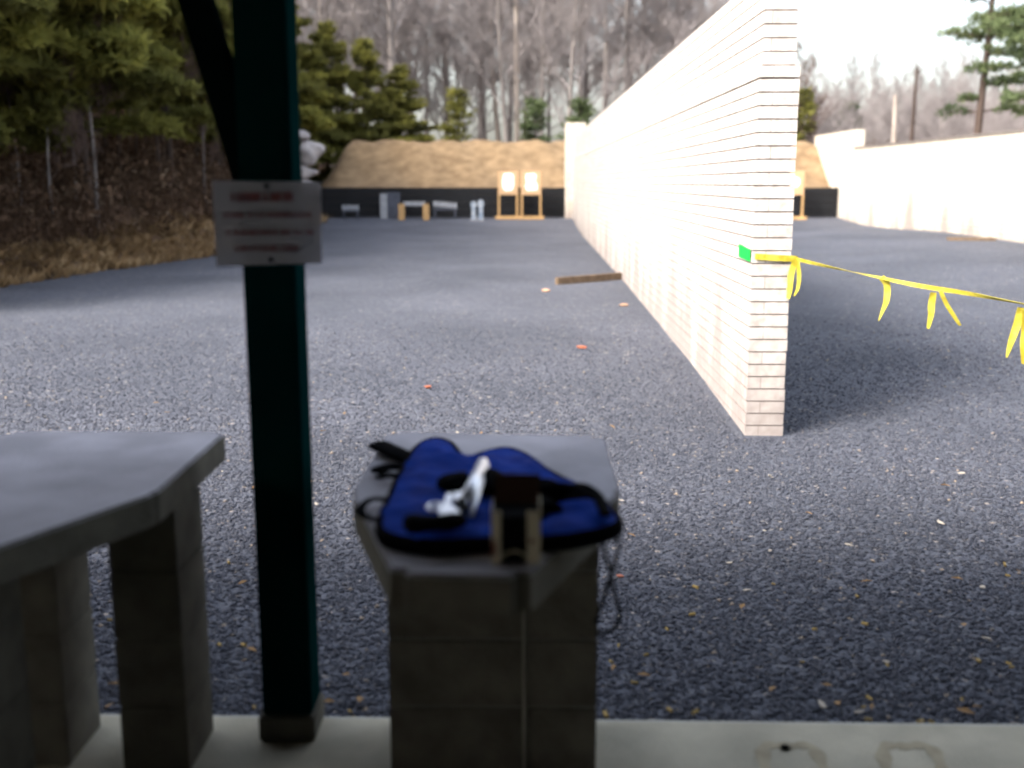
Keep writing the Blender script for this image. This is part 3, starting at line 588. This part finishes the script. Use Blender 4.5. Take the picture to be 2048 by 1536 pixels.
# plank on the gravel and the one in the right bay
a = atZ(1113, 562, .05); b_ = atZ(1238, 555, .05); mb = MB(); mb.bar((a.x, a.y, float(g(a.x, a.y)) + .045), (1.67, b_.y + .1, float(g(1.6, b_.y)) + .05), .09, .14, Vector((0, 0, 1)))
tag(mb.build('plank', M['woodgrey'], bevel=.006), 'weathered brown plank on the gravel touching the foot of the long wall', 'plank')
a = atZ(1895, 481, .36); b_ = atZ(1990, 482, .36); mb = MB(); mb.bar((a.x, a.y, float(g(a.x, a.y)) + .03), (b_.x, b_.y, float(g(b_.x, b_.y)) + .03), .3, .07, Vector((0, 0, 1)))
tag(mb.build('plank', M['woodgrey'], bevel=.006), 'flat tan board on the gravel near the right bay wall', 'plank')

# ------------------------------------------------------------ caution tape
tp = empty('caution_tape', (2.0, 8.0, 1.08), 0, 'yellow caution tape strung from the cream wall end with knotted tails hanging', 'tape')
def ribo(name, pts, w_, wd=(0, 0, 1), tw=0, mm='tape', root=tp):
    mb = MB(); mb.ribbon(smoothcurve(pts, 6), w_, twist=tw, wd=Vector(wd)); o = mb.build(name, M[mm]); return rel(o, root) if root else o
a = atY(1510, 513, 7.985); b_ = atY(1592, 518, 7.985)
ribo('wall_strip', [a, (a + b_) / 2, b_, (b_.x + .01, 8.03, b_.z - .01)], .045)
e1 = atZ(2048, 608, .97); mid = [(1660, 534), (1740, 551), (1830, 570), (1930, 586)]
ln = [Vector((b_.x, 7.99, b_.z))]
for k, (x, y) in enumerate(mid):
    Yk = 7.99 + (e1.y - 7.99) * (x - 1592) / (2048 - 1592) ; ln.append(atY(x, y, Yk))
ln.append(e1); ln.append(e1 + (e1 - ln[-2]) * 3)
ribo('main_strip', ln, .028, tw=5.2)
def Yx(x): return 7.99 + (e1.y - 7.99) * (x - 1592) / 456
for pts, w_ in (([(1590, 520), (1582, 550), (1579, 580), (1576, 597)], .045), ([(1594, 520), (1598, 548), (1596, 575), (1588, 592)], .03),
                ([(1763, 555), (1774, 570), (1773, 600), (1766, 620), (1757, 642)], .043), ([(1867, 585), (1863, 610), (1862, 630), (1856, 657)], .042), ([(1881, 582), (1893, 608), (1908, 632), (1920, 651)], .026),
                ([(2042, 615), (2034, 650), (2022, 685), (2013, 715)], .042), ([(2050, 620), (2049, 660), (2046, 690), (2046, 728)], .034)):
    ribo('tail', [atY(x, y, Yx(max(1592, pts[0][0])) - .02) for x, y in pts], w_, wd=(1, .2, 0), tw=1.5 + .3 * (pts[0][0] % 3))
pg = atY(1500, 509, 8.0)
mb = MB(); q_ = [Vector((1.688, 8.0 + dy, z_)) for dy, z_ in ((.02, pg.z - .055), (.02, pg.z + .035), (.45, pg.z + .055), (.45, pg.z - .045))]
mb.add(q_ + [v + Vector((-.002, 0, 0)) for v in q_], [(0, 1, 2, 3), (7, 6, 5, 4), (0, 4, 5, 1), (1, 5, 6, 2), (2, 6, 7, 3), (3, 7, 4, 0)])
tag(mb.build('tape_patch', M['tapegreen']), 'bright green tape patch holding the yellow tape to the wall corner', 'tape')
# ------------------------------------------------------------ litter on the gravel
def scatter(src, n, yr, seed, place, first=False):
    q = random.Random(seed); k = 0
    while k < n:
        Y = yr[0] + (yr[1] - yr[0]) * q.random() ** 2; X = q.uniform(-.50, .50) * Y
        if X > 1.5 and Y > 7.5: continue
        o = src if k == 0 else src.copy()
        if k: COL.objects.link(o)
        o.location = (X, Y, float(g(X, Y)) + place); o.rotation_euler = (q.uniform(-.3, .3), q.uniform(-.3, .3), q.uniform(0, 6.28)); s_ = q.uniform(.7, 1.35); o.scale = (s_,) * 3; k += 1
mb = MB(); mb.tube([(-.011, 0, 0), (.0, 0, 0), (.0095, 0, 0), (.0096, 0, 0), (.011, 0, 0)], [.0055, .0058, .0058, .0066, .0066], 8); o = mb.build('spent_casing', M['brass']); tag(o, 'small spent brass casing lying in the dark gravel', 'casing', 'brass casings scattered on the gravel'); scatter(o, 65, (3.2, 5.2), 1, .028)
mb = MB(); mb.add([(-.022, 0, 0), (0, -.010, .004), (.024, 0, .002), (0, .011, .006), (-.022, 0, .002), (0, -.010, .006), (.024, 0, .004), (0, .011, .008)], [(0, 3, 2, 1), (4, 5, 6, 7), (0, 1, 5, 4), (1, 2, 6, 5), (2, 3, 7, 6), (3, 0, 4, 7)])
o = mb.build('dry_leaf', M['leafm']); tag(o, 'small dry brown leaf lying on the gravel', 'leaf', 'dry leaves scattered on the gravel'); scatter(o, 60, (3.3, 9), 2, .026)
mb = MB(); lump(mb, (0, 0, 0), .013, (1.5, .8, .4), 2, 1, .4); o = mb.build('wood_chip', M['paleleaf']); tag(o, 'pale chip lying on the dark gravel', 'chip', 'pale chips scattered on the gravel'); scatter(o, 45, (3.3, 10), 3, .024)
for (x, y, z_, r_, mm, lab) in ((1163, 695, -.13, .055, 'clay', 'bright orange clay shard alone on the gravel in mid bay'), (1092, 581, .0, .08, 'claypale', 'tan clay shard on the gravel left of the plank'), (1247, 608, -.03, .07, 'claypale', 'tan clay shard on the gravel near the wall foot'),
                                (1240, 1160, -.19, .022, 'clay', 'orange brown shard on the dark gravel beside the bench right corner'), (855, 768, -.16, .04, 'clay', 'rusty orange shard on the gravel behind the bench')):
    p_ = atZ(x, y, z_); mb = MB(); lump(mb, (p_.x, p_.y, float(g(p_.x, p_.y)) + .02), r_, (1, .8, .35), x, 1, .5); tag(mb.build('clay_shard', M[mm]), lab, 'clay shard')

# ------------------------------------------------------------ trees
def rv3(q, s=1): return Vector((q.gauss(0, s), q.gauss(0, s), q.gauss(0, s)))
def bare_meshes(seed, h, r0, bark, spread=.33, limbs=20, start=.35, tw='twig'):
    q = random.Random(seed); tr = MB(); cr = MB(); ax = Vector((0, 0, 0)); pts = []; n = 9; dx, dy = q.uniform(-.03, .03), q.uniform(-.03, .03)
    for k in range(n + 1):
        t_ = k / n; pts.append(Vector((dx * h * t_ + .012 * h * math.sin(t_ * 5 + seed), dy * h * t_ + .012 * h * math.cos(t_ * 4 + seed * 2) - .012 * h, h * t_ - .3 * (1 - t_))))
    tr.tube(pts, [r0 * (1 - .93 * k / n) + .01 for k in range(n + 1)], 7)
    def at(t_): k = min(n - 1, int(t_ * n)); f = t_ * n - k; return pts[k].lerp(pts[k + 1], f)
    def br(p, d, L, r, lev):
        m_ = 4 if lev < 2 else 2; P = [p]; dd = d.copy()
        for i in range(m_): dd = (dd + rv3(q, .13) + Vector((0, 0, .10))).normalized(); P.append(P[-1] + dd * L / m_)
        cr.tube(P, [r * (1 - .8 * i / m_) for i in range(m_ + 1)], 4 if lev == 0 else 3, cap=False)
        if lev < 3:
            for i in range((11, 8, 5)[lev]):
                t_ = q.uniform(.2, 1); k = min(m_ - 1, int(t_ * m_)); pp = P[k].lerp(P[k + 1], t_ * m_ - k)
                nd = (dd + rv3(q, .55) + Vector((0, 0, .25))).normalized(); br(pp, nd, L * q.uniform(.3, .5), max(.006, r * .5), lev + 1)
    for i in range(limbs):
        t_ = start + (1 - start) * (i + q.random()) / limbs; a_ = q.uniform(0, 6.28); up = .5 + t_ * .8
        br(at(min(t_, .99)), Vector((math.cos(a_), math.sin(a_), up)).normalized(), h * spread * (1.15 - t_) * q.uniform(.6, 1.1) + .4, r0 * .32 * (1.2 - t_), 0)
    return tr.mesh('trunk', M[bark]), cr.mesh('bare_crown', M[tw])
def pine_meshes(seed, h, r0, mm='pine', low=.05, wide=.42, dens=1.6, size=.24, bark='barkdk', ragged=.3, droop=.12):
    q = random.Random(seed); tr = MB(); cr = MB(); pts = [Vector((.01 * h * math.sin(k * .8 + seed), 0, h * k / 8 - (.3 if k == 0 else 0))) for k in range(9)]
    tr.tube(pts, [r0 * (1 - .92 * k / 8) for k in range(9)], 7)
    z = low * h
    while z < h * .985:
        t_ = (z - low * h) / (h * (1 - low)); L0 = wide * h * (1 - t_) ** .75 * min(1, .55 + t_ * 3) + .15
        for b_ in range(q.randint(4, 6)):
            if q.random() < ragged * .6: continue
            a_ = q.uniform(0, 6.28); L = L0 * q.uniform(1 - ragged, 1.1); d = Vector((math.cos(a_), math.sin(a_), .18 + .5 * t_)); tone0 = q.uniform(.15, .75)
            P = [Vector((0, 0, z)) + Vector((pts[min(8, int(z / h * 8))].x, 0, 0))]; m_ = 4
            for i in range(m_): P.append(P[-1] + (d + Vector((0, 0, -droop * i))).normalized() * L / m_)
            tr.tube(P, [.03 * h / 10 * (1 - .8 * i / m_) for i in range(m_ + 1)], 3, cap=False)
            side = d.cross(Vector((0, 0, 1))).normalized(); nt_ = max(4, int(L * 5))
            for i in range(nt_):
                s_ = .25 + .75 * i / nt_; k = min(m_ - 1, int(s_ * m_)); p = P[k].lerp(P[k + 1], s_ * m_ - k); tl = (1.05 - s_) * L * .45 + .18
                for sg_ in (-1, 1):
                    dd = (side * sg_ + d * .6 + Vector((0, 0, q.uniform(-.15, .25)))).normalized()
                    for j in range(max(2, int(5 * dens * tl / .5))):
                        c = p + dd * tl * q.random() + rv3(q, .05); tone = min(1, max(0, tone0 + q.gauss(0, .13) + .3 * (s_ - .6)))
                        for _ in range(3):
                            n1 = (dd * .5 + rv3(q, .6) + Vector((0, 0, .25))).normalized(); n2 = n1.cross(rv3(q)).normalized(); ls = size * q.uniform(.6, 1.2)
                            o = len(cr.v); cr.v += [tuple(c - n2 * ls * .2), tuple(c + n2 * ls * .2), tuple(c + n1 * ls)]; cr.f.append((o, o + 1, o + 2)); cr.t.append(tone)
        z += h * .03 * q.uniform(.7, 1.2) + .12
    return tr.mesh('trunk', M[bark]), cr.mesh('needle_crown', M[mm], tone=True)
def plant(name, mt, X, Y, s, rz, label, cat, group, cname='crown', dz=0):
    r_ = empty(name, (X, Y, float(terr(X, Y)) + dz), rz, label, cat, group); r_.scale = (s, s, s * random.uniform(.92, 1.1))
    link('trunk', mt[0], r_); link(cname, mt[1], r_); return r_
BT = [bare_meshes(11, 14, .13, 'bark', .36, 26, .2), bare_meshes(12, 16, .16, 'bark', .32, 28, .25), bare_meshes(13, 12, .10, 'bark', .34, 26, .12), bare_meshes(14, 15, .11, 'bark', .34, 26, .2)]
BP = [bare_meshes(21, 15, .16, 'barkpale', .25, 12, .5)]
TH_ = [bare_meshes(31, 7, .045, 'bark', .3, 10, .2, 'twigdk'), bare_meshes(32, 8, .05, 'barkdk', .28, 10, .25, 'twigdk')]
PN = [pine_meshes(41, 9, .13), pine_meshes(42, 11, .15, ragged=.4), pine_meshes(43, 7, .10, wide=.30)]
PY = [pine_meshes(51, 3.4, .05, low=.04, wide=.34, size=.17, dens=1.3, ragged=.55, mm='pinecool'), pine_meshes(52, 4.0, .05, low=.04, wide=.30, size=.17, dens=1.3, ragged=.55, mm='pine')]
PT = [pine_meshes(61, 13, .17, mm='pinecool', low=.22, wide=.21, ragged=.75, dens=1.0, size=.2, droop=.16), pine_meshes(62, 13, .17, mm='pinecool', low=.26, wide=.25, ragged=.7, dens=1.1, size=.2, droop=.16)]
q = random.Random(99)
# bare woods behind the left bay
k = 0
for row, (y0, y1, n) in enumerate(((46.5, 56, 24), (56, 72, 34), (72, 100, 26))):
    for i in range(n):
        Y = q.uniform(y0, y1); xr = Y * .50; x0 = -xr; x1 = Y * .155 if row < 2 else Y * .19; X = x0 + (x1 - x0) * (i + q.random()) / n
        plant('bare_tree', q.choice(BT), X, Y, q.uniform(.85, 1.25), q.uniform(0, 6.28), ('tall leafless grey tree close behind the left berm crest', 'tall leafless grey tree midway into the woods behind the left berm', 'leafless tree deepest in the woods behind the left berm')[row], 'tree', ('leafless trees close behind the left berm', 'leafless trees midway into the woods', 'leafless trees deepest in the woods')[row], 'bare_crown')
for (px, Y) in ((1030, 50), (995, 58), (790, 54)):
    p_ = atY(px, 250, Y); plant('bare_tree', BP[0], p_.x, Y, 1, q.uniform(0, 6), {1030: 'pale barked leafless tree above the two target stands', 995: 'slim pale trunk left of the palest tree beyond the berm', 790: 'pale trunk rising behind the green pines at the berm left'}[px], 'tree', None, 'bare_crown')
# right-hand treeline, lower and farther off
for i in range(140):
    Y = q.uniform(66, 120); X = Y * .24 + (Y * .56 - Y * .24) * (i + q.random()) / 140
    plant('bare_tree', q.choice(BT), X, Y, q.uniform(.42, .60) * Y / 95, q.uniform(0, 6.28), 'low leafless tree in the far woods beyond the right bay wall', 'tree', 'leafless trees beyond the right bay', 'bare_crown')
for (px, Y, s, rz) in ((1960, 44, 1.1, .4), (2070, 42, 1.15, 2.1), (2110, 50, 1.0, 3.3)):
    p_ = atY(px, 250, Y); plant('tall_pine', PT[0 if px == 1960 else 1], p_.x, Y, s, rz, {1960: 'tall thin pine with ragged open crown behind the right wall', 2070: 'fuller dark tall pine at the right frame edge', 2110: 'tall pine mostly cut off by the right frame edge'}[px], 'pine tree', None, 'needle_crown')
for (px, Y, s) in ((1700, 85, 1.6), (1718, 90, 1.3)):
    p_ = atY(px, 250, Y); plant('young_pine', PY[0], p_.x, Y, s, 1, 'small dark pine among the far bare trees' if px == 1700 else 'second small dark pine just right of the first in the far woods', 'pine tree', None, 'needle_crown')
p_ = atY(1822, 260, 60); mb = MB(); mb.tube([(p_.x, 60, .5), (p_.x + .05, 60, 3), (p_.x + .1, 60, atY(1822, 133, 60).z)], [.16, .13, .07], 7); mb.tube([(p_.x + .1, 60, atY(1822, 150, 60).z), (p_.x + .45, 60, atY(1822, 136, 60).z)], [.05, .02], 5)
tag(mb.build('dead_snag', M['barkdk']), 'broken bare trunk standing against the white sky beyond the right wall', 'dead tree')
p_ = atY(1786, 260, 58); mb = MB(); mb.tube([(p_.x, 58, .5), (p_.x + .1, 58, 3), (p_.x, 58, atY(1786, 190, 58).z)], [.15, .13, .08], 7); tag(mb.build('pale_trunk', M['barkpale']), 'pale tan bare trunk beyond the right wall, left of the dark snag', 'dead tree')
p_ = atY(1612, 200, 45); plant('young_pine', PY[1], p_.x + .1, 45.8, 1.02, 2, 'rough low evergreen peeking out right of the cream wall end', 'pine tree', None, 'needle_crown')
plant('bare_tree', TH_[0], p_.x - .1, 46.4, .86, 2.5, 'thicker bare sapling right behind the wall end', 'tree', None, 'bare_crown')
plant('bare_tree', TH_[1], p_.x - .5, 45.9, .66, 4, 'low bushy leafless sapling tight against the cream wall edge', 'tree', None, 'bare_crown')
plant('bare_tree', TH_[0], p_.x + .4, 46.2, .78, 1, 'thin bare sapling rising over the evergreen right of the cream wall', 'tree', None, 'bare_crown')
# evergreens just behind the berm
for (px, Y, kind, s, lab) in ((655, 44.5, 0, .72, 'bushy yellow green pine beside the green post'), (735, 45.5, 2, .86, 'broad green pine above the left part of the berm'), (800, 46, 0, .62, 'smaller green pine right of the broad one above the berm'), (560, 43, 1, .72, 'green pine partly hidden behind the green post')):
    p_ = atY(px, 270, Y); plant('pine_tree', PN[kind], p_.x, Y, s, px, lab, 'pine tree', None, 'needle_crown')
for (px, Y, kind, s, lab) in ((915, 45.5, 1, 1.05, 'young pine above the middle of the berm'), (1070, 46.5, 0, 1.15, 'young dark pine above the right target stand'), (1160, 46.5, 0, 1.25, 'young bright green pine just left of the cream wall'), (985, 45.8, 1, .35, 'very small evergreen on the berm crest')):
    p_ = atY(px, 262, Y); plant('young_pine', PY[kind], p_.x, Y, s, px, lab, 'pine tree', None, 'needle_crown')
# trees on the left bank
SP = [(-9.9, 14.5, 2, .8), (-11.2, 15.5, 1, .9), (-10.1, 18, 0, .8), (-9.2, 23, 2, .9), (-8.9, 27.5, 0, .85), (-9.2, 33, 2, 1.0), (-12.6, 18.5, 0, 1.0), (-10.4, 20.5, 1, .95), (-13, 23, 0, 1.1), (-10.2, 25.5, 2, 1.1), (-9.8, 30, 1, .85), (-12.5, 28, 0, 1.1), (-9.9, 35, 0, .9), (-14.5, 33, 1, 1.1), (-11.5, 40, 1, 1.0), (-16.5, 26, 1, 1.2), (-15, 20, 1, 1.1), (-17, 38, 0, 1.3), (-9.0, 39.5, 2, .9)]
PL = [pine_meshes(44, 9, .12, low=.24, wide=.36, ragged=.4, dens=2.6, size=.3), pine_meshes(45, 10, .13, low=.28, wide=.34, ragged=.4, dens=2.6, size=.3), pine_meshes(46, 8, .1, low=.2, wide=.38, ragged=.45, dens=2.6, size=.3)]
for (X, Y, kd, s) in SP:
    plant('bank_pine', PL[kd], X, Y, s, q.uniform(0, 6), 'green pine with layered drooping boughs standing on the left bank', 'pine tree', 'pines on the left bank', 'needle_crown')
for i in range(120):
    Y = q.uniform(13, 44); X = float(edge(Y)) - q.uniform(1.6, 9)
    plant('sapling', q.choice(TH_), X, Y, q.uniform(.5, 1.0), q.uniform(0, 6.28), 'thin leafless sapling in the brush of the left bank', 'sapling', 'leafless saplings on the left bank', 'bare_crown')
# brush and grass: nobody could count them
def brush(name, pts, hh, seed, label, m='brush', leaf=3, cat='brush'):
    q = random.Random(seed); mb = MB()
    for (X, Y) in pts:
        z = float(terr(X, Y)) - .05; h = hh * q.uniform(.4, 1.2); t_ = q.random() * .9; d = Vector((q.gauss(0, .25), q.gauss(0, .25), 1)); p = Vector((X, Y, z)); P = [p, p + d * h * .5, p + d * h * .5 + Vector((d.x + q.gauss(0, .3), d.y + q.gauss(0, .3), .8)) * h * .5]
        mb.tube(P, [.012, .008, .004], 3, t_ * .7, cap=False)
        for _ in range(leaf):
            c = P[0].lerp(P[2], q.random() ** .7) + rv3(q, .10); n1 = rv3(q).normalized(); n2 = n1.cross(rv3(q)).normalized(); s_ = q.uniform(.03, .085)
            o = len(mb.v); mb.v += [tuple(c - n1 * s_), tuple(c + n2 * s_ * .6), tuple(c + n1 * s_), tuple(c - n2 * s_ * .6)]; mb.f.append((o, o + 1, o + 2, o + 3)); mb.t.append(min(1, max(0, t_ + q.gauss(0, .2))))
    return tag(mb.build(name, M[m], tone=True), label, cat, kind='stuff')
P_ = []
for i in range(5200):
    Y = q.uniform(11, 44); P_.append((float(edge(Y)) - .9 - 6.5 * q.random() ** 1.1, Y))
brush('dead_brush', P_, 1.3, 3, 'tangle of dead reddish brown brush covering the left bank', leaf=8)
P_ = [(q.uniform(-20, 9), q.uniform(44.5, 52)) for i in range(2600)]; brush('dead_brush', P_, 1.5, 4, 'brown understory brush behind the left berm', leaf=5)
P_ = []
for i in range(2600):
    Y = q.uniform(48, 75); P_.append((Y * q.uniform(.22, .52), Y))
brush('dead_brush', P_, 2.2, 5, 'brown understory brush beyond the right bay wall', leaf=5)
mb = MB(); q2 = random.Random(8)
for i in range(5200):
    Y = q2.uniform(11, 38); e_ = -.15 + 2.3 * q2.random() ** 1.3; X = float(edge(Y)) - e_ + .7; z = max(float(terr(X, Y)), float(g(X, Y)) - .02)
    if X > float(edge(Y)) + .35: continue
    t0 = min(1, max(0, .45 + .9 * noise.noise(Vector((X * 1.1, Y * .8, 3))) + q2.uniform(-.2, .25)))
    for j in range(5):
        b0 = Vector((X + q2.gauss(0, .06), Y + q2.gauss(0, .06), z)); hh = q2.uniform(.06, .22); d = Vector((q2.gauss(0, .9), q2.gauss(0, .9), 1)) * hh; o = len(mb.v); w_ = Vector((q2.gauss(0, .025), q2.gauss(0, .025), 0))
        mb.v += [tuple(b0 - w_), tuple(b0 + w_), tuple(b0 + d)]; mb.f.append((o, o + 1, o + 2)); mb.t.append(min(1, max(0, t0 + q2.gauss(0, .12))))
tag(mb.build('dry_grass', M['drygrass'], tone=True), 'dry tan grass along the foot of the left bank', 'grass', kind='stuff')
